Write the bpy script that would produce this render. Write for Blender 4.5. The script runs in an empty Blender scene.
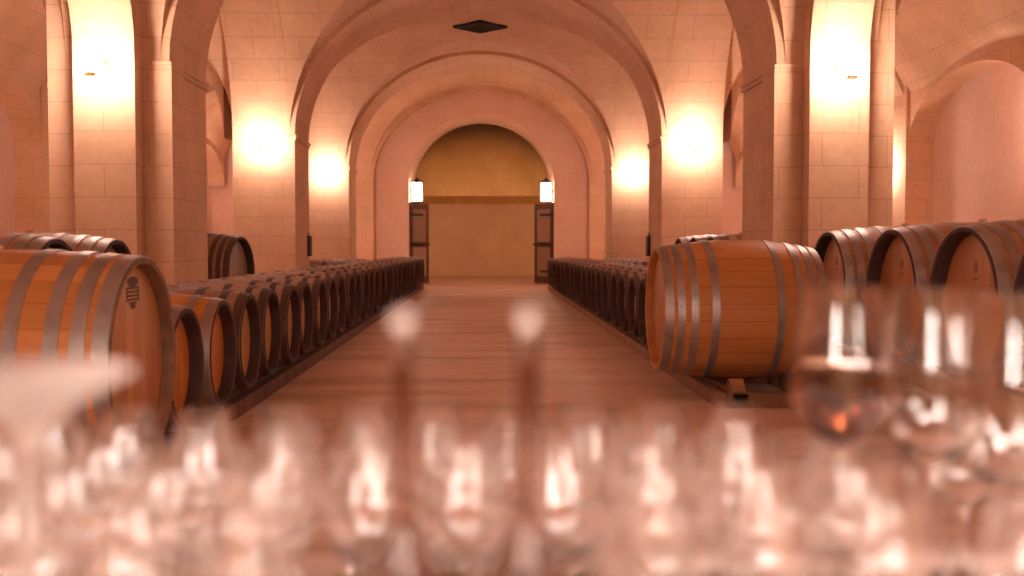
import bpy, bmesh, math, random
from mathutils import Vector, Matrix, Euler
PI = math.pi
R = random.Random(7)
C = bpy.context.scene.collection
SC = bpy.context.scene

# ------------------------------------------------------------------ materials
def new_mat(name):
    m = bpy.data.materials.new(name); m.use_nodes = True
    nt = m.node_tree
    b = nt.nodes['Principled BSDF']
    return m, nt, b
def N(nt, t, **kw):
    n = nt.nodes.new(t)
    for k, v in kw.items():
        if k in n.inputs: n.inputs[k].default_value = v
        else: setattr(n, k, v)
    return n
def L(nt, a, b): nt.links.new(a, b)
def math_n(nt, op, a, b=None):
    n = nt.nodes.new('ShaderNodeMath'); n.operation = op
    for i, v in enumerate((a, b)):
        if v is None: continue
        if isinstance(v, (int, float)): n.inputs[i].default_value = v
        else: L(nt, v, n.inputs[i])
    return n.outputs[0]
def ramp(nt, fac, stops):
    r = nt.nodes.new('ShaderNodeValToRGB')
    e = r.color_ramp.elements
    while len(e) > 1: e.remove(e[-1])
    e[0].position = stops[0][0]; e[0].color = (*stops[0][1], 1)
    for p, c in stops[1:]:
        x = e.new(p); x.color = (*c, 1)
    L(nt, fac, r.inputs[0]); return r.outputs[0]
def mixc(nt, mode, fac, a, b):
    n = nt.nodes.new('ShaderNodeMix'); n.data_type = 'RGBA'; n.blend_type = mode
    for s, v in (('Factor', fac),):
        if isinstance(v, (int, float)): n.inputs[0].default_value = v
        else: L(nt, v, n.inputs[0])
    for i, v in ((6, a), (7, b)):
        if isinstance(v, tuple): n.inputs[i].default_value = (*v, 1)
        else: L(nt, v, n.inputs[i])
    return n.outputs[2]

def stone(name, base, dark, joint, course=0.30, block=0.7, joint_fac=0.13, bump=0.15, vary=0.28):
    m, nt, b = new_mat(name)
    g = N(nt, 'ShaderNodeNewGeometry')
    sp = N(nt, 'ShaderNodeSeparateXYZ'); L(nt, g.outputs['Position'], sp.inputs[0])
    sn = N(nt, 'ShaderNodeSeparateXYZ'); L(nt, g.outputs['True Normal'], sn.inputs[0])
    ax = math_n(nt, 'ABSOLUTE', sn.outputs[0]); ay = math_n(nt, 'ABSOLUTE', sn.outputs[1]); az = math_n(nt, 'ABSOLUTE', sn.outputs[2])
    isx = math_n(nt, 'GREATER_THAN', ax, ay)
    # u = y where the face looks along x, else x;  v = z, or the other horizontal axis on flat-ish faces
    def mix(f, a, c):
        return math_n(nt, 'ADD', math_n(nt, 'MULTIPLY', math_n(nt, 'SUBTRACT', 1.0, f), a), math_n(nt, 'MULTIPLY', f, c))
    u = mix(isx, sp.outputs[0], sp.outputs[1])
    other = mix(isx, sp.outputs[1], sp.outputs[0])
    flat = math_n(nt, 'GREATER_THAN', az, 0.72)
    v = mix(flat, sp.outputs[2], other)
    cv = N(nt, 'ShaderNodeCombineXYZ'); L(nt, u, cv.inputs[0]); L(nt, v, cv.inputs[1])
    br = N(nt, 'ShaderNodeTexBrick', Scale=1.0)
    br.inputs['Color1'].default_value = (1, 1, 1, 1); br.inputs['Color2'].default_value = (.80, .78, .75, 1)
    br.inputs['Mortar'].default_value = (0, 0, 0, 1)
    br.inputs['Mortar Size'].default_value = 0.006; br.inputs['Mortar Smooth'].default_value = 0.6
    br.inputs['Brick Width'].default_value = block; br.inputs['Row Height'].default_value = course
    L(nt, cv.outputs[0], br.inputs['Vector'])
    n1 = N(nt, 'ShaderNodeTexNoise', Scale=1.3, Detail=6.0); L(nt, g.outputs['Position'], n1.inputs['Vector'])
    n2 = N(nt, 'ShaderNodeTexNoise', Scale=14.0, Detail=5.0); L(nt, g.outputs['Position'], n2.inputs['Vector'])
    c = ramp(nt, n1.outputs[0], [(0.3, dark), (0.68, base)])
    c = mixc(nt, 'MULTIPLY', vary, c, br.outputs['Color'])
    c2 = ramp(nt, n2.outputs[0], [(0.3, (.86, .84, .82)), (0.7, (1, 1, 1))])
    c = mixc(nt, 'MULTIPLY', 0.7, c, c2)
    c = mixc(nt, 'MIX', math_n(nt, 'MULTIPLY', br.outputs['Fac'], joint_fac), c, joint)
    L(nt, c, b.inputs['Base Color']); b.inputs['Roughness'].default_value = 0.85
    bp = N(nt, 'ShaderNodeBump', Strength=bump, Distance=0.02)
    h = math_n(nt, 'SUBTRACT', n2.outputs[0], math_n(nt, 'MULTIPLY', br.outputs['Fac'], 0.8))
    L(nt, h, bp.inputs['Height']); L(nt, bp.outputs[0], b.inputs['Normal'])
    return m

STONE = stone('limestone', (.77, .49, .305), (.65, .385, .215), (.45, .27, .18))
PLASTER = stone('plaster', (.79, .53, .395), (.73, .46, .33), (.6, .4, .3), joint_fac=0.04, bump=0.06, vary=0.08)
POLISHED = stone('polished_dado', (.78, .54, .34), (.70, .46, .27), (.5, .32, .2), joint_fac=.06, bump=.03, vary=.12)
POLISHED.node_tree.nodes['Principled BSDF'].inputs['Roughness'].default_value = .38
OCHRE = stone('ochre_stone', (.60, .36, .13), (.50, .28, .09), (.40, .22, .09))

def floor_mat():
    m, nt, b = new_mat('stone_floor')
    g = N(nt, 'ShaderNodeNewGeometry')
    mp = N(nt, 'ShaderNodeMapping'); mp.inputs['Scale'].default_value = (0.55, 2.4, 1); L(nt, g.outputs['Position'], mp.inputs[0])
    n1 = N(nt, 'ShaderNodeTexNoise', Scale=1.0, Detail=5.0); L(nt, mp.outputs[0], n1.inputs['Vector'])
    n2 = N(nt, 'ShaderNodeTexNoise', Scale=9.0, Detail=6.0); L(nt, g.outputs['Position'], n2.inputs['Vector'])
    c = ramp(nt, n1.outputs[0], [(0.34, (.52, .32, .20)), (0.5, (.68, .455, .335)), (0.7, (.75, .52, .41))])
    c2 = ramp(nt, n2.outputs[0], [(0.3, (.85, .83, .8)), (0.7, (1, 1, 1))])
    c = mixc(nt, 'MULTIPLY', 0.8, c, c2)
    br = N(nt, 'ShaderNodeTexBrick', Scale=1.0); L(nt, g.outputs['Position'], br.inputs['Vector'])
    br.inputs['Brick Width'].default_value = 1.1; br.inputs['Row Height'].default_value = 0.75
    br.inputs['Mortar Size'].default_value = 0.008
    c = mixc(nt, 'MIX', math_n(nt, 'MULTIPLY', br.outputs['Fac'], 0.10), c, (.35, .2, .13))
    L(nt, c, b.inputs['Base Color'])
    b.inputs['Roughness'].default_value = 0.5; b.inputs['Specular IOR Level'].default_value = 0.35
    return m
FLOOR = floor_mat()

def wood(name, a, bcol, axis='X', staves=26, rough=0.5, grain=1.0):
    """oak: stave stripes around the axis plus grain along it"""
    m, nt, b = new_mat(name)
    tc = N(nt, 'ShaderNodeTexCoord'); oi = N(nt, 'ShaderNodeObjectInfo')
    sp = N(nt, 'ShaderNodeSeparateXYZ'); L(nt, tc.outputs['Object'], sp.inputs[0])
    mp = N(nt, 'ShaderNodeMapping')
    if staves:
        zc = math_n(nt, 'SUBTRACT', sp.outputs[2], 0.0)
        ang = math_n(nt, 'ARCTAN2', sp.outputs[1], zc)
        st = math_n(nt, 'MULTIPLY', ang, staves/(2*PI))
        fl = math_n(nt, 'FLOOR', st)
        fr = math_n(nt, 'FRACT', st)
        seam = math_n(nt, 'LESS_THAN', math_n(nt, 'ABSOLUTE', math_n(nt, 'SUBTRACT', fr, 0.5)), 0.47)
    else:
        st = math_n(nt, 'MULTIPLY', sp.outputs[1], 1/0.085)
        fl = math_n(nt, 'FLOOR', st); fr = math_n(nt, 'FRACT', st)
        seam = math_n(nt, 'LESS_THAN', math_n(nt, 'ABSOLUTE', math_n(nt, 'SUBTRACT', fr, 0.5)), 0.475)
    wn = N(nt, 'ShaderNodeTexWhiteNoise'); wn.noise_dimensions = '2D'
    cv = N(nt, 'ShaderNodeCombineXYZ'); L(nt, fl, cv.inputs[0]); L(nt, oi.outputs['Random'], cv.inputs[1]); L(nt, cv.outputs[0], wn.inputs['Vector'])
    L(nt, tc.outputs['Object'], mp.inputs[0])
    mp.inputs['Scale'].default_value = {'X': (2, 22, 22), 'Z': (22, 22, 2), 'Y': (22, 2, 22)}[axis]
    ns = N(nt, 'ShaderNodeTexNoise', Scale=1.0, Detail=5.0); ns.noise_dimensions = '4D'
    L(nt, mp.outputs[0], ns.inputs['Vector']); L(nt, math_n(nt, 'MULTIPLY', oi.outputs['Random'], 40.0), ns.inputs['W'])
    f = math_n(nt, 'ADD', math_n(nt, 'MULTIPLY', wn.outputs[0], 0.45), math_n(nt, 'MULTIPLY', ns.outputs[0], 0.6*grain))
    c = ramp(nt, f, [(0.2, bcol), (0.8, a)])
    c = mixc(nt, 'MULTIPLY', math_n(nt, 'MULTIPLY', math_n(nt, 'SUBTRACT', 1.0, seam), 0.38), c, (.3, .17, .09))
    L(nt, c, b.inputs['Base Color']); b.inputs['Roughness'].default_value = rough
    b.inputs['Specular IOR Level'].default_value = 0.35
    bp = N(nt, 'ShaderNodeBump', Strength=0.2, Distance=0.005)
    L(nt, math_n(nt, 'ADD', seam, ns.outputs[0]), bp.inputs['Height']); L(nt, bp.outputs[0], b.inputs['Normal'])
    return m
OAK = wood('honey_oak', (.60, .25, .075), (.43, .155, .04))
OAK_HEAD = wood('honey_oak_head', (.54, .25, .09), (.40, .155, .048), axis='Z', staves=0)
OLD_OAK = wood('weathered_oak', (.42, .26, .17), (.24, .135, .085), rough=0.7)
OLD_HEAD = wood('aged_oak_head', (.60, .30, .10), (.42, .18, .05), axis='Z', staves=0)
GREY_HEAD = wood('grey_oak_head', (.36, .21, .13), (.22, .12, .075), axis='Z', staves=0)
BROWN_OAK = wood('brown_oak', (.46, .235, .12), (.30, .14, .07))
ORANGE = wood('orange_oak', (.66, .25, .035), (.52, .17, .02))
ORANGE_HEAD = wood('orange_oak_head', (.60, .21, .03), (.45, .14, .018), axis='Z', staves=0)
BEAM = wood('beam_wood', (.36, .17, .075), (.20, .085, .035), axis='Y', staves=0, rough=0.7)
DARK_BEAM = wood('dark_beam_wood', (.16, .07, .035), (.08, .032, .018), axis='Y', staves=0, rough=0.75)
DOORWOOD = wood('door_wood', (.13, .055, .03), (.065, .026, .016), axis='Z', staves=0, rough=0.6)
DOORPANEL = wood('door_panel_wood', (.40, .25, .17), (.27, .16, .10), axis='Z', staves=0, rough=0.6)

def plain(name, col, rough=0.5, metal=0.0, noise=0.0, scale=30.0):
    m, nt, b = new_mat(name)
    b.inputs['Roughness'].default_value = rough; b.inputs['Metallic'].default_value = metal
    tc = N(nt, 'ShaderNodeTexCoord')
    n = N(nt, 'ShaderNodeTexNoise', Scale=scale, Detail=4.0); L(nt, tc.outputs['Object'], n.inputs['Vector'])
    c = ramp(nt, n.outputs[0], [(0.3, tuple(x*(1-noise) for x in col)), (0.7, tuple(min(1, x*(1+noise)) for x in col))])
    L(nt, c, b.inputs['Base Color'])
    return m
HOOP = plain('galvanised_hoop', (.36, .30, .27), 0.45, 0.7, 0.2, 9)
DARK_HOOP = plain('rusty_hoop', (.10, .055, .042), 0.55, 0.35, 0.3, 12)
FAINT = plain('faded_stamp', (.30, .13, .05), 0.8)
RIM = plain('brown_stave_ends', (.20, .095, .045), 0.7, 0, .25, 15)
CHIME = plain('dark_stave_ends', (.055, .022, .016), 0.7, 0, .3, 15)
STAMP = plain('burnt_stamp', (.11, .05, .025), 0.8)
BUNG = plain('bung', (.55, .34, .2), 0.8)
CLOTH = plain('tablecloth', (.78, .62, .55), 0.9, 0, 0.06, 20)
BRASS = plain('brass', (.5, .33, .16), 0.4, 0.9, 0.15)
IRON = plain('black_iron', (.025, .02, .018), 0.5, 0.6, 0.2)
SLATE = plain('slate', (.03, .022, .02), 0.6, 0, 0.2)

def emit(name, col, s):
    m, nt, b = new_mat(name)
    b.inputs['Base Color'].default_value = (.9, .85, .8, 1)
    b.inputs['Emission Color'].default_value = (*col, 1); b.inputs['Emission Strength'].default_value = s
    return m
LAMPCOL = (1.0, .755, .68)
SHADE = emit('lit_opal_glass', LAMPCOL, 128)
ADDED_PENDANT = emit('added_pendant_diffuser', (1.0, .84, .76), 33)
ADDED_DAYLIGHT = emit('added_lit_pane', (1.0, .86, .78), 24)
LANTERN = emit('lit_lantern_glass', (1.0, .74, .52), 22)
ADDED_SHADE = emit('added_lit_shade', LAMPCOL, 150)
DIMSHADE = emit('dim_lit_shade', (1.0, .70, .44), 230)

def glass_mat(name, col, ior):
    m, nt, b = new_mat(name)
    b.inputs['Base Color'].default_value = (*col, 1)
    b.inputs['Roughness'].default_value = 0.0; b.inputs['IOR'].default_value = ior
    b.inputs['Transmission Weight'].default_value = 1.0
    return m
GLASS = glass_mat('clear_glass', (1, .985, .975), 1.7)
SMOKED = glass_mat('smoked_glass', (.74, .60, .54), 1.5)
FROSTED = glass_mat('frosted_glass', (1, .97, .95), 1.5)
FROSTED.node_tree.nodes['Principled BSDF'].inputs['Roughness'].default_value = .5
WINE = glass_mat('red_wine', (.22, .07, .028), 1.34)

# ------------------------------------------------------------------ mesh helpers
def link(name, bm, mat, parent=None, smooth=False, loc=None):
    me = bpy.data.meshes.new(name)
    bmesh.ops.recalc_face_normals(bm, faces=bm.faces)
    bm.to_mesh(me); bm.free()
    if smooth:
        for p in me.polygons: p.use_smooth = True
        try: me.set_sharp_from_angle(angle=math.radians(38))
        except Exception: pass
    me.materials.append(mat)
    o = bpy.data.objects.new(name, me); C.objects.link(o)
    if parent: o.parent = parent
    if loc: o.location = loc
    return o
def struct(name, bm, mat, smooth=False, parent=None):
    o = link(name, bm, mat, parent, smooth)
    if not parent: o['kind'] = 'structure'
    return o
def tag(o, label, cat, group=None):
    o['label'] = label; o['category'] = cat
    if group: o['group'] = group
    return o
def empty(name, loc=(0, 0, 0), rz=0.0):
    o = bpy.data.objects.new(name, None); C.objects.link(o)
    o.location = loc; o.rotation_euler = (0, 0, rz); o.empty_display_size = 0.1
    return o
def box(bm, x0, x1, y0, y1, z0, z1, bevel=0.0):
    v = [bm.verts.new(p) for p in ((x0,y0,z0),(x1,y0,z0),(x1,y1,z0),(x0,y1,z0),(x0,y0,z1),(x1,y0,z1),(x1,y1,z1),(x0,y1,z1))]
    f = [bm.faces.new([v[i] for i in q]) for q in ((3,2,1,0),(4,5,6,7),(0,1,5,4),(1,2,6,5),(2,3,7,6),(3,0,4,7))]
    if bevel:
        es = list({e for q in f for e in q.edges})
        bmesh.ops.bevel(bm, geom=es, offset=bevel, segments=2, affect='EDGES', profile=0.6)
    return bm
def B(*a, **k): return box(bmesh.new(), *a, **k)
def lathe(bm, prof, seg=32, axis='Z', closed=True, off=(0, 0, 0)):
    """prof: (radius, height) points; closed joins last to first"""
    rings = []
    for r, h in prof:
        if r < 1e-6:
            p = (0, 0, h) if axis == 'Z' else (h, 0, 0)
            rings.append([bm.verts.new((p[0]+off[0], p[1]+off[1], p[2]+off[2]))])
        else:
            ring = []
            for k in range(seg):
                a = 2*PI*k/seg
                p = (r*math.cos(a), r*math.sin(a), h) if axis == 'Z' else (h, r*math.sin(a), r*math.cos(a))
                ring.append(bm.verts.new((p[0]+off[0], p[1]+off[1], p[2]+off[2])))
            rings.append(ring)
    n = len(rings)
    for i in range(n if closed else n-1):
        A, D = rings[i], rings[(i+1) % n]
        if len(A) == 1 and len(D) == 1: continue
        for k in range(seg):
            k2 = (k+1) % seg
            if len(A) == 1: bm.faces.new((A[0], D[k], D[k2]))
            elif len(D) == 1: bm.faces.new((A[k], A[k2], D[0]))
            else: bm.faces.new((A[k], A[k2], D[k2], D[k]))
    return bm
def copy_thing(root, loc, rz):
    r = root.copy(); C.objects.link(r); r.location = loc; r.rotation_euler = (0, 0, rz)
    for ch in list(root.children):
        c = ch.copy(); C.objects.link(c); c.parent = r
        for g in list(ch.children):
            d = g.copy(); C.objects.link(d); d.parent = c
    return r
ORD = 'first second third fourth fifth sixth seventh eighth ninth tenth eleventh twelfth thirteenth fourteenth fifteenth sixteenth seventeenth eighteenth nineteenth twentieth'.split()
ORD += ['twenty-' + w for w in ORD[:9]] + ['thirtieth']

# ------------------------------------------------------------------ architecture
XC = -0.09                    # the nave's axis lies a little left of the camera
WP = 2.87                     # nave pilaster face
WV = 2.95                     # arcade inner face
WO = 3.83                     # arcade outer face
WS = 7.19                      # outer wall
SPR, RISE = 2.74, 2.44
TOP = 6.2
PIERS = [(2.3, 3.6), (10.0, 11.3), (16.5, 17.8), (23.0, 24.3)]
YEND, YEND2, YBACK, YREAR = 28.3, 30.6, 36.7, -2.0

def arch_solid(bm, axis, c, hs, spr, rise, d0, d1, top, n=40):
    """masonry above an arch: curve spans along axis ('X' or 'Y'), depth d0..d1 along the other"""
    def P(s, d, z): return (s, d, z) if axis == 'X' else (d, s, z)
    cols = []
    for i in range(n+1):
        a = PI*(1 - i/n)
        s = c + hs*math.cos(a); z = spr + rise*math.sin(a)
        cols.append([bm.verts.new(P(s, d, zz)) for d in (d0, d1) for zz in (z, top)])
    for i in range(n):
        a, b = cols[i], cols[i+1]
        bm.faces.new((a[0], b[0], b[1], a[1])); bm.faces.new((a[2], a[3], b[3], b[2]))
        bm.faces.new((a[0], a[2], b[2], b[0])); bm.faces.new((a[1], b[1], b[3], a[3]))
    for q in (cols[0], cols[-1]): bm.faces.new((q[0], q[1], q[3], q[2]))
    return bm
def groin(bm, cx, hx, cy, hy, spr, rise, n=36, rl=None):
    # rl: rise of the crosswise cell at its two ends, where it slopes down to the outer wall
    rows = []
    for i in range(n+1):
        a = PI*(1-i/n); x = math.cos(a)
        row = []
        for j in range(n+1):
            b = PI*(1-j/n); y = math.cos(b)
            rc = rise if rl is None else rl[0] + (rl[1]-rl[0])*(x+1)/2
            z = spr + max(rise*math.sqrt(max(0, 1-x*x)), rc*math.sqrt(max(0, 1-y*y)))
            row.append(bm.verts.new((cx+hx*x, cy+hy*y, z)))
        rows.append(row)
    for i in range(n):
        for j in range(n):
            q = (rows[i][j], rows[i+1][j], rows[i+1][j+1], rows[i][j+1])
            if (i < n/2) == (j < n/2): bm.faces.new((q[0], q[1], q[2])); bm.faces.new((q[0], q[2], q[3]))
            else: bm.faces.new((q[0], q[1], q[3])); bm.faces.new((q[1], q[2], q[3]))
    return bm

# floor
struct('floor', B(-7.6, 7.6, YREAR-0.3, YBACK+0.3, -0.3, 0.0), FLOOR)
# outer walls
for s, nm in ((-1, 'left'), (1, 'right')):
    bm = bmesh.new()
    a, b = sorted((XC+s*WS, XC+s*(WS+0.4)))
    box(bm, a, b, YREAR-0.3, YBACK+0.3, 0, TOP)
    struct('wall_'+nm, bm, PLASTER)
    for k, (y0, y1) in enumerate(PIERS):
        bm = bmesh.new()
        a, b = sorted((XC+s*(6.74 if k == 2 else 6.87), XC+s*(WS+0.02)))
        box(bm, a, b, y0, y1, 0, TOP)
        struct('pilaster', bm, STONE)
bm = bmesh.new()
WIN = [(-2.0, -1.2), (1.2, 2.0)]; WZ0, WZ1 = 1.3, 2.5
xs = [-7.6] + [v for w_ in WIN for v in w_] + [7.6]
for i in range(0, len(xs), 2): box(bm, xs[i], xs[i+1], YREAR-0.3, YREAR, 0, TOP)
for a, b in WIN: box(bm, a, b, YREAR-0.3, YREAR, 0, WZ0); box(bm, a, b, YREAR-0.3, YREAR, WZ1, TOP)
struct('wall_rear', bm, STONE)
for i, (a, b) in enumerate(WIN):  # assumed glowing windows, added so the glasses catch bright reflections
    wn = empty('window_%d' % (i+1), ((a+b)/2, YREAR-.15, WZ0)); wn['kind'] = 'structure'
    h_, w_ = WZ1-WZ0, (b-a)/2
    bm = bmesh.new()
    for q in ((-w_, -w_+.06, 0, h_), (w_-.06, w_, 0, h_), (-w_+.06, w_-.06, 0, .06), (-w_+.06, w_-.06, h_-.06, h_), (-.025, .025, .06, h_-.06), (-w_+.06, -.025, h_*.62, h_*.62+.04), (.025, w_-.06, h_*.62, h_*.62+.04)):
        box(bm, q[0], q[1], -.03, .05, q[2], q[3])
    link('window_frame', bm, DOORWOOD, wn)
    link('pane', B(-w_+.04, w_-.04, -.01, .01, .04, h_-.04), ADDED_DAYLIGHT, wn)
# the end wall with its arched passage
bm = bmesh.new()
box(bm, XC-WS-0.2, XC-1.95, YEND, YEND2, 0, TOP); box(bm, XC+1.95, XC+WS+0.2, YEND, YEND2, 0, TOP)
arch_solid(bm, 'X', XC, 1.95, SPR, 1.85, YEND, YEND2, TOP)
struct('wall_end', bm, PLASTER)
struct('wall_back', B(-7.6, 7.6, YBACK, YBACK+0.3, 0, TOP), POLISHED)
# corridor behind the passage: a barrel vault running across
bm = bmesh.new()
cy, hy = (YEND2+YBACK)/2, (YBACK-YEND2)/2
prev = None
for i in range(33):
    a = PI*i/32
    y = cy - hy*math.cos(a); z = 2.5 + 2.9*math.sin(a)
    cur = [bm.verts.new((x, y, z)) for x in (-7.5, 7.5)]
    if prev: bm.faces.new((prev[0], prev[1], cur[1], cur[0]))
    prev = cur
o = struct('ceiling_corridor', bm, OCHRE, smooth=True)

# piers
def impost(bm, x0, x1, y0, y1, z):
    box(bm, x0-0.035, x1+0.035, y0-0.035, y1+0.035, z, z+0.05)
    box(bm, x0-0.06, x1+0.06, y0-0.06, y1+0.06, z+0.05, z+0.10)
for s in (-1, 1):
    for k, (y0, y1) in enumerate(PIERS):
        bm = bmesh.new()
        a, b = sorted((XC+s*WP, XC+s*WO)); box(bm, a, b, y0, y1, 0, TOP)
        if k <= 1:
            a, b = sorted((XC+s*(WO-0.02), XC+s*(WO+0.17))); box(bm, a, b, y0+0.002, y1-0.1, 0, TOP)    # outer respond
            a, b = sorted((XC+s*3.12, XC+s*3.68)); box(bm, a, b, y0-0.22, y0+0.05, 0, TOP)               # projecting arcade respond
            a, b = sorted((XC+s*(WP-0.03), XC+s*3.08)); box(bm, a, b, y0-0.025, y0+0.4, 0, SPR)
        p = struct('pillar', bm, STONE)
        bm = bmesh.new()
        a, b = sorted((XC+s*(WP-0.005), XC+s*(WP+0.2))); box(bm, a-0.015, b+0.015, y0-0.02, y1+0.02, SPR-0.05, SPR, 0.005)
        box(bm, a-0.028, b+0.028, y0-0.035, y1+0.035, SPR, SPR+0.035, 0.006)
        struct('impost', bm, STONE, parent=p)
# transverse arches over the nave and the side aisles
for k, (y0, y1) in enumerate(PIERS):
    struct('arch', arch_solid(bmesh.new(), 'X', XC, WP, SPR, RISE+0.03, y0, y1, TOP), STONE, smooth=True)
    for s in (-1, 1):
        c = XC + s*(WO+0.17+6.87)/2; hs = (6.87-WO-0.17)/2
        struct('arch', arch_solid(bmesh.new(), 'X', c, hs, SPR, 1.75, y0+0.15, y1-0.15, TOP), STONE, smooth=True)
# wall rib against the end wall
struct('arch', arch_solid(bmesh.new(), 'X', XC, WP, SPR, RISE-0.05, YEND-0.35, YEND+0.01, TOP), STONE, smooth=True)
for s in (-1, 1):
    a, b = sorted((XC+s*WP, XC+s*WO)); struct('pilaster', B(a, b, YEND-0.35, YEND+0.01, 0, TOP), STONE)
# arcade arches between the piers, and the vaults
bays = [(YREAR, PIERS[0][0])] + [(PIERS[i][1], PIERS[i+1][0]) for i in range(3)] + [(PIERS[3][1], YEND-0.35)]
for k, (y0, y1) in enumerate(bays):
    cy, hy = (y0+y1)/2, (y1-y0)/2
    for s in (-1, 1):
        a, b = sorted((XC+s*WV, XC+s*WO))
        struct('arch', arch_solid(bmesh.new(), 'Y', cy, hy, SPR, 2.53, a, b, TOP), STONE, smooth=True)
        if k == 1:
            a, b = sorted((XC+s*3.12, XC+s*3.68))
            struct('arch', arch_solid(bmesh.new(), 'Y', cy, hy-0.2, SPR, 2.0, a, b, TOP), STONE, smooth=True)
        a, b = sorted((XC+s*6.78, XC+s*(WS+.02)))
        yl = y0+1.25 if k == 2 else y0
        struct('arch', arch_solid(bmesh.new(), 'Y', (yl+y1)/2, (y1-yl)/2, 2.62, .95, a, b, TOP), STONE, smooth=True)
        if k == 2: struct('pilaster', B(a, b, y0-.02, yl, 0, TOP), STONE)
        cx = XC + s*(WO+6.90)/2
        o = struct('ceiling_aisle_vault', groin(bmesh.new(), cx, (6.90-WO)/2, cy, hy+0.16, SPR, 1.9, rl=(2.53, .92) if s > 0 else (.92, 2.53)), STONE, smooth=True)
    o = struct('ceiling_nave_vault', groin(bmesh.new(), XC, WV, cy, hy+0.001, SPR, 2.55), STONE, smooth=True)
struct('ceiling', B(-7.6, 7.6, YREAR-0.3, YBACK+0.3, TOP, TOP+0.3), STONE)

# diamond vent in the vault
cyv = (PIERS[2][1]+PIERS[3][0])/2
vent = tag(empty('ceiling_vent', (XC, cyv, SPR+2.52), PI/4), 'dark diamond-shaped vent at the crown of the vault', 'vent')
bm = bmesh.new(); h = 0.37
for (a, b, c, d) in ((-h, h, -h, -h+.04), (-h, h, h-.04, h), (-h, -h+.04, -h, h), (h-.04, h, -h, h)): box(bm, a, b, c, d, -0.022, 0.03)
link('frame', bm, IRON, vent)
link('backing', B(-h+.02, h-.02, -h+.02, h-.02, 0.0, 0.02), SLATE, vent)
for i in range(7):
    y = -h+0.09+i*0.093
    link('slat', B(-h+.03, h-.03, y-.012, y+.012, -0.016, -0.004), IRON, vent)

# ------------------------------------------------------------------ doors and lanterns at the end passage
for s, nm in ((-1, 1), (1, 2)):
    d = empty('door_%d' % nm, (XC+s*1.93, YEND+0.08, 0.0), 0.0)
    d['kind'] = 'structure'
    # local +X runs from the hinge to the free edge
    ang = math.radians(66) if s < 0 else math.radians(180-66)
    d.rotation_euler = (0, 0, ang)
    bm = bmesh.new()
    for (a, b, z0, z1) in ((0, .12, .02, 2.22), (.93, 1.05, .02, 2.22), (.12, .93, .02, .22), (.12, .93, 2.06, 2.22), (.12, .93, 1.02, 1.16)):
        box(bm, a, b, -.035, .035, z0, z1, 0.006)
    link('frame', bm, DOORWOOD, d)
    link('panel', B(.11, .94, -.018, .018, .2, 1.04), DOORPANEL, d)
    link('panel', B(.11, .94, -.018, .018, 1.14, 2.08), DOORPANEL, d)
    for z in (.35, 1.09, 1.9):
        bm = bmesh.new(); box(bm, 0, .7, -.046, .046, z-.03, z+.03, 0.004)
        link('hinge', bm, IRON, d)
    bm = lathe(bmesh.new(), [(0, -.10), (.03, -.10), (.03, -.08), (.012, -.07), (.012, .07), (.03, .08), (.03, .10), (0, .10)], 16, closed=False)
    bmesh.ops.rotate(bm, verts=bm.verts, cent=(0, 0, 0), matrix=Matrix.Rotation(PI/2, 3, 'X'))
    bmesh.ops.translate(bm, verts=bm.verts, vec=(.98, 0, 1.09))
    link('handle', bm, IRON, d, smooth=True)
    # lantern
    side = 'left' if s < 0 else 'right'
    ln = tag(empty('wall_lantern', (XC+s*1.95, YEND+0.3, 2.24)), 'lit rectangular lantern above the dark door on the %s of the end passage' % side, 'lantern')
    q = -s
    bm = bmesh.new(); box(bm, *sorted((0.0, q*0.02)), -.10, .10, .05, .5); box(bm, *sorted((0, q*.10)), -.03, .03, .30, .34)
    link('bracket', bm, IRON, ln)
    bm = bmesh.new(); xa, xb = sorted((q*.07, q*.33)); box(bm, xa, xb, -.13, .13, .02, .52, 0.01)
    link('glass_shade', bm, LANTERN, ln)
    bm = bmesh.new(); box(bm, xa-.012, xb+.012, -.142, .142, 0.0, .025)
    for px in (xa-.006, xb-.006):
        for py in (-.137, .125): box(bm, px, px+.012, py, py+.012, .02, .52)
    link('cage', bm, IRON, ln)
    bm = bmesh.new(); xm = (xa+xb)/2
    lathe(bm, [(.19, .515), (.19, .535), (.04, .62), (.02, .66), (0, .66), (0, .515)], 4, off=(xm, 0, 0))
    link('cap', bm, IRON, ln)

# ------------------------------------------------------------------ sconces
def sconce(loc, rz, label, mat=SHADE, group='wall sconces'):
    t = tag(empty('wall_sconce', loc, rz), label, 'wall lamp', group)
    # local -Y looks out from the wall
    link('back_plate', lathe(bmesh.new(), [(0, 0), (.05, 0), (.05, .012), (.035, .022), (0, .022)], 20, closed=False), BRASS, t, smooth=True).rotation_euler = (PI/2, 0, 0)
    bm = bmesh.new(); box(bm, -.011, .011, -.34, -.015, -.012, .012, .003); box(bm, -.011, .011, -.34, -.318, -.12, .0, .003); link('arm', bm, BRASS, t)
    link('holder', lathe(bmesh.new(), [(0, -.145), (.045, -.145), (.05, -.115), (0, -.10)], 20, closed=False, off=(0, -.329, 0)), BRASS, t, smooth=True)
    link('globe', lathe(bmesh.new(), [(.108*math.sin(PI*i/12), -.108*math.cos(PI*i/12)) for i in range(13)], 20, closed=False, off=(0, -.329, -.018)), mat, t, smooth=True)
    return t
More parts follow.
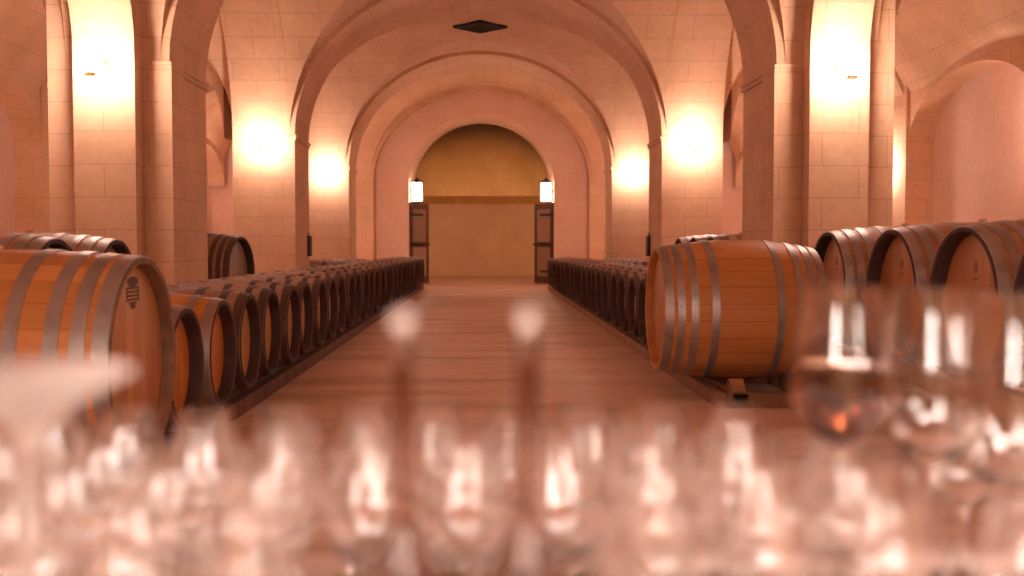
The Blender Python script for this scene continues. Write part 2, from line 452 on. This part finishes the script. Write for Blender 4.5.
for s, sd in ((-1, 'left'), (1, 'right')):
    for k, (y0, y1) in enumerate(PIERS):
        if k == 0:
            sconce((XC+s*3.5, y0-.22, 2.78), 0, 'glowing wall lamp on the nearest %s pillar beside the table, out of view' % sd)
        else:
            nmk = ('big near', 'middle', 'farthest')[k-1]
            sconce((XC+s*(3.4 if k == 1 else 3.34), y0-(.22 if k == 1 else 0), 2.70 if k == 1 else 2.66), 0,
                   'glowing wall lamp on the front of the %s %s pillar' % (nmk, sd))
    # aisle lamps on the outer walls
    for k, y in enumerate((5.6, 12.78, 17.15, 25.3)):
        lb = ('near', 'middle', 'far', 'end')[k]
        if k == 2 and s < 0: y = 19.6
        sconce((XC+s*(WS, WS, 6.74 if s > 0 else WS, WS)[k], y, 2.7 if k != 2 else 2.35), (PI/2 if s < 0 else -PI/2), 'wall lamp glowing in the gap between the big pillar and the recessed side arch' if k == 2 and s > 0 else 'wall lamp on the outer wall of the %s aisle, %s bay' % (sd, lb))
    sconce((XC+s*3.3, PIERS[3][1], 2.5), PI, 'added hidden lamp on the back of the last %s pillar, brightening the end wall' % sd, ADDED_SHADE)  # hidden lamp added to brighten the end wall
    sconce((XC+s*4.4, YEND2, 2.3), PI, 'dim wall lamp in the corridor beyond the passage, %s side' % sd, DIMSHADE)

# dark boards hung on the middle pillars
for s, sd in ((-1, 'left'), (1, 'right')):
    t = tag(empty('slate_board', (XC+s*WP, PIERS[2][1]-.12, 0.88)), 'narrow black board hung on the aisle side of the middle %s pillar' % sd, 'board')
    q = -s
    bm = bmesh.new(); box(bm, *sorted((0, q*.05)), -.1, .1, 0, .34, 0.004); link('board', bm, SLATE, t)
    bm = bmesh.new(); box(bm, *sorted((0, q*.02)), -.012, .012, .34, .39); link('hook', bm, IRON, t)

# ------------------------------------------------------------------ barrels
def make_barrel(Lb, rh, rb, zc, nside, m_body, m_head, m_hoop, stamp, hoopw, m_chime=None, rec=.045):
    """axis along local X, +X head faces the aisle; the root stands on the floor below the middle"""
    root = empty('oak_barrel')
    def r(t): return rb - (rb-rh)*(2*t)**2
    th = 0.030
    prof = []
    for i in range(25):
        t = -0.5 + i/24; prof.append((r(t), t*Lb))
    e0, e1 = rec+.03, .012
    prof += [(rh-th, Lb/2-e0), (0.02, Lb/2-e0), (0.02, -Lb/2+e0), (rh-th, -Lb/2+e0)]
    body = link('body', lathe(bmesh.new(), prof, 52, 'X'), m_body, root, smooth=True, loc=(0, 0, zc))
    for s in (1, -1):
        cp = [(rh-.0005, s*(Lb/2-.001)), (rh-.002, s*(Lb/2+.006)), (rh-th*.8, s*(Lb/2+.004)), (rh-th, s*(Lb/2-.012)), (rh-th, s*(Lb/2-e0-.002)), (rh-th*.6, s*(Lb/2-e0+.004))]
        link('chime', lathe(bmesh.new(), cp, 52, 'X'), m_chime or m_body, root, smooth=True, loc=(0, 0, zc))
        x0 = s*(Lb/2-rec-0.03); x1 = s*(Lb/2-rec)
        bm = lathe(bmesh.new(), [(0, x0), (rh-th+0.004, x0), (rh-th+0.004, x1-s*.008), (rh-th-0.012, x1), (0, x1)], 52, 'X', closed=False)
        hd = link('head', bm, m_head, root, smooth=True, loc=(0, 0, zc))
        if stamp and s == 1:
            bm = bmesh.new(); e = x1 + 0.0012
            def oval(cy, cz, ry, rz, n=28):
                vs = [[bm.verts.new((xx, cy+ry*math.cos(2*PI*i/n), cz+rz*math.sin(2*PI*i/n))) for i in range(n)] for xx in (x1-.001, e)]
                bm.faces.new(vs[1]); bm.faces.new(vs[0][::-1])
                for i in range(n): bm.faces.new((vs[0][i], vs[0][(i+1) % n], vs[1][(i+1) % n], vs[1][i]))
            def bar(y0, y1, z0, z1): box(bm, x1-.001, e, y0, y1, z0, z1)
            if stamp == 'crest':
                oval(0, .324, .068, .022)                       # the crest's crown, then lines below closing to a point
                for zz, w in ((.298, .076), (.282, .076), (.266, .074), (.250, .064), (.235, .046)):
                    bar(-w, w, zz-.0052, zz+.0052)
                bar(-.078, -.064, .240, .304); bar(.064, .078, .240, .304)
                oval(0, .221, .034, .010)
            else:
                oval(0, .20, .026, .036); bar(-.03, .03, .128, .142)
            link('stamp', bm, STAMP if stamp == 'crest' else FAINT, hd)
    if nside == 4: ts = [.478, .405, .325, .20]
    else: ts = [.47, .36, .20]
    for s in (1, -1):
        for j, t in enumerate(ts):
            w = hoopw*(1.25 if j == 0 else 1.0)/Lb/2
            ta, tb = t-w, min(t+w, .5)
            ra, rb_ = r(ta), r(tb)
            o_ = 0.006
            bm = lathe(bmesh.new(), [(ra-.002, s*ta*Lb), (ra+o_, s*ta*Lb), (rb_+o_, s*tb*Lb), (rb_-.002, s*tb*Lb)], 52, 'X')
            link('hoop', bm, m_hoop, root, smooth=True, loc=(0, 0, zc))
    bm = lathe(bmesh.new(), [(0, rb-.01), (.03, rb-.01), (.026, rb+.018), (0, rb+.018)], 16, closed=False)
    link('bung', bm, BUNG, root, smooth=True, loc=(0, 0, zc))
    return root

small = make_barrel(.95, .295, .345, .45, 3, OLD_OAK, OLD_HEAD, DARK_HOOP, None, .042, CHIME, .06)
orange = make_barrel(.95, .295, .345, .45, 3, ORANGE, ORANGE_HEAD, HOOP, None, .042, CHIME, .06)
cross = make_barrel(1.1, .43, .49, .604, 4, OAK, OAK_HEAD, HOOP, None, .05)
big = make_barrel(1.2, .425, .458, .578, 4, OAK, OAK_HEAD, HOOP, 'crest', .055, RIM)
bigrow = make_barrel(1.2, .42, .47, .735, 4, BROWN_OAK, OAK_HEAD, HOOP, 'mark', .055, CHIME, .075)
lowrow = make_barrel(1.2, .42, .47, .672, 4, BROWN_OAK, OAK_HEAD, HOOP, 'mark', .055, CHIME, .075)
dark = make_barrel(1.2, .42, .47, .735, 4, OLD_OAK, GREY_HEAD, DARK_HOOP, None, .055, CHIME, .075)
used = set()
def place(proto, x_head, y, side, Lb, label, group=None, rot=0.0):
    x = x_head - Lb/2 if side < 0 else x_head + Lb/2
    rz = (0 if side < 0 else PI) + rot
    if proto.name not in used:
        used.add(proto.name); o = proto; o.location = (x, y, 0); o.rotation_euler = (0, 0, rz)
    else: o = copy_thing(proto, (x, y, 0), rz)
    tag(o, label, 'barrel', group)
    return o
XL, XR = -1.47, 1.46
place(big, -1.42, 4.40, -1, 1.2, 'large honey-coloured oak barrel with grey hoops and a crest, the closest big barrel')
place(cross, 1.21, 7.42, 1, 1.1, 'large honey-coloured oak barrel lying crosswise, its whole side with grey hoops in view')
place(orange, XL, 5.2, -1, .95, 'bright orange barrel half hidden behind the large crested barrel')
place(orange, XL, 5.92, -1, .95, 'bright orange barrel with a lit hoop, next after the half hidden orange one')
n = 0; y = 6.64
while y < 25.6:
    place(small, XL+R.uniform(-.02, .02), y, -1, .95, 'weathered barrel in the row of the orange barrels, %s beyond them' % ORD[n], 'weathered barrels along the left of the aisle')
    n += 1; y += .715
n = 0; y = 8.27
while y < 24.6:
    place(small, XR+R.uniform(-.02, .02), y, 1, .95, 'weathered barrel in the row behind the crosswise large barrel, %s beyond it' % ORD[n], 'weathered barrels along the right of the aisle')
    n += 1; y += .715
for s, sd in ((-1, 'left'), (1, 'right')):
    for bi, (b0, b1, nm) in enumerate(((11.75, 16.2, 'near and middle'), (18.25, 22.7, 'middle and farthest'))):
        if bi == 0: continue
        y = b0; n = 0
        while y < b1:
            place(small, (XL-1.01 if s < 0 else XR+1.01), y, s, .95, 'weathered barrel on the wall side of the %s row, %s past the middle pillar' % (('orange barrels\'', 'crosswise barrel\'s')[s > 0], ORD[n]),
                  'weathered barrels in the second %s row' % sd)
            y += .715; n += 1
# rows of large barrels under the arcades
for k, y in enumerate((4.72, 5.70, 6.72, 7.98)):
    place(bigrow, 2.62, y, 1, 1.2, 'large dark-rimmed barrel with a stamped head beyond the tall glasses, %s counted towards the pillar' % ORD[k], 'large barrels under the near right arch')
for k, y in enumerate((11.95, 12.95, 13.95)):
    place(bigrow, 2.58, y, 1, 1.2, 'barrel whose top peeps over the crosswise large barrel, %s from the big pillar' % ORD[k], 'large barrels beyond the near right pillar')
for k, y in enumerate((6.32, 7.36)):
    place(lowrow, -2.55, y, -1, 1.2, ('dark-rimmed barrel showing above the crested barrel, the one farther from the pillar', 'dark-rimmed barrel showing above the crested barrel, the one next to the pillar')[k], 'large barrels under the near left arch')
place(dark, -2.86, 12.53, -1, 1.2, 'dark barrel standing out above the weathered row just beyond the big pillar', None, -.14)

# racks
def rack(name_label, xs, y0, y1, h, mat, wedge_ys, cross_ys, xspan, front=None):
    t = tag(empty('barrel_rack', ((xs[0]+xs[1])/2, y0, 0)), name_label, 'rack')
    cx = (xs[0]+xs[1])/2
    for x, hh in zip(xs, h if isinstance(h, tuple) else (h, h)):
        bm = bmesh.new(); box(bm, x-cx-.055, x-cx+.055, 0, y1-y0, 0 if hh < .15 else .12, hh, .006); link('rail', bm, mat, t)
    if front and front[0] > 0: link('end_board', box(bmesh.new(), front[1]-cx+.002, xspan[1]-cx, 0, .03, 0, .096, .005), mat, t)
    if front: link('front_board', box(bmesh.new(), front[0]-cx, front[1]-cx, 0, y1-y0, 0, .098, .006), mat, t)
    for y in cross_ys:
        bm = bmesh.new(); box(bm, xspan[0]-cx, xspan[1]-cx, y-y0-.05, y-y0+.05, 0, .08 if (h if not isinstance(h, tuple) else h[0]) < .15 else .12, .005); link('cross_beam', bm, mat, t)
    for y in wedge_ys:
        for x in xs:
            bm = bmesh.new()
            hh = h if not isinstance(h, tuple) else h[0]
            v = [bm.verts.new((x-cx+dx, y-y0+dy, dz)) for dx in (-.045, .045) for dy, dz in ((-.10, hh-.002), (.10, hh-.002), (.025, hh+.07), (-.025, hh+.07))]
            bm.faces.new(v[:4]); bm.faces.new(v[4:][::-1])
            for i in range(4): j = (i+1) % 4; bm.faces.new((v[i], v[j], v[4+j], v[4+i]))
            link('wedge', bm, mat, t)
    return t
xa = XL-.475
rack('dark timber rack under the left aisle row of barrels', (xa+.28, xa-.28), 3.9, 25.9, .104, DARK_BEAM, [4.82+.02] + [5.56+.715*i for i in range(28)], [3.95+2.2*i for i in range(10)], (xa-.5, xa+.35), (xa+.38, xa+.44))
xa = XR+.475
rack('brown timber rack under the right aisle row of barrels', (xa-.28, xa+.28), 6.72, 24.9, .104, BEAM, [6.87, 7.93] + [8.63+.715*i for i in range(22)], [8.0+2.2*i for i in range(8)], (xa-.36, xa+.5), (xa-.44, xa-.38))
for s_, nm in ((-1, 'orange barrels\' row'), (1, 'crosswise barrel\'s row')):
    c = (XL-1.01-.475) if s_ < 0 else (XR+1.01+.475)
    rack('dark timber rack under the barrels on the wall side of the %s' % nm, (c-.28, c+.28), 17.9, 22.95, .104, DARK_BEAM, [], [18.0, 22.8], (c-.45, c+.45))
for (lb, x0, y0, y1, sgn) in (('raised timber rack under the large barrels of the near right arch', 2.62, 4.2, 8.35, 1),
                              ('raised timber rack beyond the big near right pillar', 2.58, 11.42, 14.5, 1),
                              ('raised timber rack under the barrels of the near left arch', -2.55, 5.8, 7.95, -1),
                              ('raised timber rack beyond the big near left pillar', -2.86, 12.3, 13.3, -1)):
    c = x0+sgn*.6
    cr = [y0+.1, y1-.1] + ([(y0+y1)/2] if y1-y0 > 2 else [])
    rack(lb, (c-sgn*(.12 if y1-y0 < 1.5 else .36), c+sgn*(.12 if y1-y0 < 1.5 else .36)), y0, y1, .199 if 'near left arch' in lb else .262, BEAM, [], cr, (c-.55, c+.55))

# ------------------------------------------------------------------ tasting table
TZ = 0.72
tb = tag(empty('table', (0.03, .74, 0)), 'tasting table under a pale cloth, hidden below the glasses', 'table')
link('tabletop', B(-.985, .985, -.365, .355, TZ-.04, TZ-.012, bevel=.003), BEAM, tb)
for sx in (-.92, .92):
    for sy in (-.32, .31):
        bm = lathe(bmesh.new(), [(0, 0), (.022, 0), (.034, .5), (.036, TZ-.039), (0, TZ-.039)], 16, closed=False)
        link('leg', bm, BEAM, tb, smooth=True, loc=(sx, sy, 0))
bm = bmesh.new(); nx, ny = 60, 24
def cloth_pt(i, j):
    u = -1.12+2.24*i/nx; v = -.50+1.0*j/ny
    x = max(-1.004, min(1.004, u)); yy = max(-.386, min(.376, v))
    drop = abs(u-x)+abs(v-yy)
    w = .012*math.sin(u*23+v*17)*min(1, drop*9)
    return (x + (w+.016 if abs(u-x) > 0 else 0)*(1 if u > 0 else -1), yy + (w+.016 if abs(v-yy) > 0 else 0)*(1 if v > 0 else -1), TZ - drop)
vs = [[bm.verts.new(cloth_pt(i, j)) for j in range(ny+1)] for i in range(nx+1)]
for i in range(nx):
    for j in range(ny): bm.faces.new((vs[i][j], vs[i+1][j], vs[i+1][j+1], vs[i][j+1]))
cl = link('tablecloth', bm, CLOTH, None, smooth=True, loc=(0.03, .74, 0)); tag(cl, 'pale pink cloth spread under the blurred glasses', 'tablecloth')
md = cl.modifiers.new('t', 'SOLIDIFY'); md.thickness = .003; md.offset = -1

pl = tag(empty('added_pendant_lamp', (-.55, -.65, 2.1)), 'added pendant lamp to light the tasting glasses, on the crested barrel side, out of view', 'pendant lamp')  # unseen pendants, added to put haze and highlights on the glasses
link('shade', lathe(bmesh.new(), [(.10, .22), (.34, .0), (.345, .004), (.105, .228)], 40), BRASS, pl, smooth=True)
link('diffuser', lathe(bmesh.new(), [(0, .012), (.318, .012), (.318, .022), (0, .022)], 40, closed=False), ADDED_PENDANT, pl, smooth=True)
link('cord', lathe(bmesh.new(), [(0, .225), (.006, .225), (.006, 2.92), (0, 2.92)], 10, closed=False), IRON, pl)
link('cap', lathe(bmesh.new(), [(0, .2), (.104, .2), (.104, .235), (.03, .27), (0, .27)], 24, closed=False), BRASS, pl, smooth=True)
pl2 = copy_thing(pl, (.62, -.65, 2.1), 0); tag(pl2, 'added pendant lamp to light the tasting glasses, on the tall glasses side, out of view', 'pendant lamp')
# glasses
def glass(name, h, bowl_h, rmax, rrim, foot_r, stem_r, wall=.0011, seg=40, up=True, gm=GLASS, fh=.008):
    t = empty(name)
    zb = h - bowl_h
    def rr(u):                    # outer bowl radius, u 0 at base .. 1 at rim
        um = .38
        if u < um: return rmax*math.sin(.5*PI*min(1, (u/um)))**.62
        k = (u-um)/(1-um); return rmax + (rrim-rmax)*(k*k*(3-2*k))
    outer = [(max(stem_r, rr(i/22)), zb + bowl_h*i/22) for i in range(1, 23)]
    inner = [(max(0.001, r_-wall*(1.0 if i > 2 else 1.8)), z_ + (.003 if i < 2 else 0)) for i, (r_, z_) in enumerate(outer)]
    prof = [(0, zb+.0005), (stem_r, zb+.0005)] + outer + [(rrim-wall*.5, h+.0006)] + inner[::-1] + [(0, inner[0][1]-.0005)]
    def put(nm, prof):
        if not up: prof = [(r_, h+.0006-z_) for r_, z_ in prof]
        return link(nm, lathe(bmesh.new(), prof, seg, closed=False), gm, t, smooth=True)
    put('bowl', prof)
    put('stem', [(0, fh+.0005), (stem_r*1.6, fh+.0005), (stem_r*1.15, fh+.008), (stem_r, fh+.022), (stem_r*.95, zb-.02), (stem_r*1.1, zb-.006), (stem_r*1.5, zb), (0, zb)])
    put('foot', [(0, 0), (foot_r, 0), (foot_r+.0004, .0012), (foot_r, .0022), (foot_r*.55, .0038+(fh-.008)*.4), (stem_r*2.2, .006+(fh-.008)*.8), (stem_r*1.6, fh), (0, fh)])
    return t
tasting = glass('tasting_glass', .172, .10, .0345, .0250, .031, .0040)
balloon = glass('wine_glass', .292, .155, .0465, .0380, .040, .0045)
upside = glass('wine_glass', .268, .12, .045,   .038, .050, .0050, up=False, gm=FROSTED, fh=.034)
gl_used = set(); occupied = []
def put_glass(proto, x, y, label, cat='wine glass', group=None):
    if proto.name not in gl_used:
        gl_used.add(proto.name); o = proto; o.location = (x, y, TZ)
    else: o = copy_thing(proto, (x, y, TZ), R.uniform(0, 6))
    tag(o, label, cat, group); return o
def px(xp, d): return (xp-485)/1050*d
tall = [(845, .98, 'tall balloon wine glass at the right, in front of the dark-wood barrel heads'),
        (942, .90, 'tall balloon wine glass at the right, second from the photo\'s edge'),
        (1026, .79, 'tall balloon wine glass cut by the right edge of the photo')]
tall_objs = []
for xp, d, lb in tall:
    x = px(xp, d); g_ = put_glass(balloon, x, d, lb, group='tall balloon glasses'); tall_objs.append(g_); occupied.append((x, d, .048))
x = px(30, .52); put_glass(upside, x, .52, 'pale frosted wine glass turned upside down, its round foot on top'); occupied.append((x, .52, .05))
# a little wine in the first tall glass
def bowl_prof(h, bowl_h, rmax, rrim, u0, u1, n, inset):
    out = []
    for i in range(n+1):
        u = u0+(u1-u0)*i/n; um = .38
        r_ = rmax*math.sin(.5*PI*min(1, u/um))**.62 if u < um else rmax + (rrim-rmax)*(lambda k: k*k*(3-2*k))((u-um)/(1-um))
        out.append((r_-inset, h-bowl_h+bowl_h*u))
    return out
bp_ = bowl_prof(.292, .155, .0465, .038, .06, .53, 14, .0016)
link('wine', lathe(bmesh.new(), [(0, bp_[0][1])] + bp_ + [(bp_[-1][0]-.002, bp_[-1][1]-.0006), (0, bp_[-1][1]-.0008)], 40, closed=False), WINE, tall_objs[0], smooth=True)
# stoppered carafes
def carafe():
    t = empty('carafe')
    po = [(0, 0), (.032, 0), (.037, .004), (.038, .02), (.036, .07), (.029, .10), (.017, .125), (.0105, .15), (.0088, .20), (.008, .245), (.0082, .26), (.0086, .266)]
    pi = [(max(.001, r_-.002), z_+(.004 if k < 3 else 0)) for k, (r_, z_) in enumerate(po[1:])]
    link('body', lathe(bmesh.new(), po + pi[::-1] + [(0, .006)], 36, closed=False), SMOKED, t, smooth=True)
    bm = lathe(bmesh.new(), [(0, .252), (.0052, .252), (.006, .2675), (.0045, .270), (.006, .2735)] + [(.0098*math.sin(a), .2815-.0098*math.cos(a)) for a in [PI*(.27+.0729*i) for i in range(11)]], 28, closed=False)
    link('stopper', bm, FROSTED, t, smooth=True)
    return t
cf = carafe()
for i, (xp, d, side) in enumerate(((402, .70, 'left'), (527, .71, 'right'))):
    x = px(xp, d)
    o = cf if i == 0 else copy_thing(cf, (0, 0, 0), 0)
    o.location = (x, d, TZ); tag(o, 'slim-necked glass carafe with a ball stopper, %s of the pair before the aisle' % side, 'carafe', 'stoppered carafes')
    occupied.append((x, d, .039))
rows = (('front', .64), ('second', .735), ('third', .83), ('fourth', .925), ('back', 1.02))
for ri, (rn, d) in enumerate(rows):
    x0, x1 = px(-20, d), px(1045, d)
    cnt = int((x1-x0)/.0735); k = 0
    pts = []
    for i in range(cnt+1):
        x = x0+(x1-x0)*(i+.5*(ri % 2))/cnt + R.uniform(-.0015, .0015); y = d+R.uniform(-.007, .007)
        if x > x1+.02: continue
        if any(math.hypot(x-a, y-b) < .0355+r_ for a, b, r_ in occupied): continue
        pts.append((x, y))
    for i, (x, y) in enumerate(pts):
        put_glass(tasting, x, y, 'small stemmed tasting glass in the %s row, %s from the upturned-glass end' % (rn, ORD[i]), 'tasting glass', 'tasting glasses on the table')

# ------------------------------------------------------------------ camera, world, view
cam = bpy.data.cameras.new('camera'); co = bpy.data.objects.new('camera', cam); C.objects.link(co)
co.location = (0, 0, 1.05)
yaw, pitch = math.atan(27/1050), math.atan(42/1050)
co.rotation_euler = (PI/2-pitch, 0, -yaw)
cam.sensor_width = 36; cam.lens = 36*1050/1024
cam.clip_start = .05; cam.clip_end = 100
cam.dof.use_dof = True; cam.dof.focus_distance = 8.0; cam.dof.aperture_fstop = 2.4; cam.dof.aperture_blades = 0
SC.camera = co
w = bpy.data.worlds.new('world'); SC.world = w; w.use_nodes = True
w.node_tree.nodes['Background'].inputs[0].default_value = (.02, .012, .008, 1)
SC.view_settings.view_transform = 'Standard'; SC.view_settings.look = 'None'
SC.view_settings.exposure = 0.25; SC.view_settings.gamma = 1.0; SC.view_settings.use_curve_mapping = False
SC.cycles.max_bounces = 28; SC.cycles.transmission_bounces = 28; SC.cycles.diffuse_bounces = 6; SC.cycles.glossy_bounces = 8
SC.cycles.use_denoising = True
SC.cycles.sample_clamp_indirect = 60.0
SC.cycles.use_adaptive_sampling = False
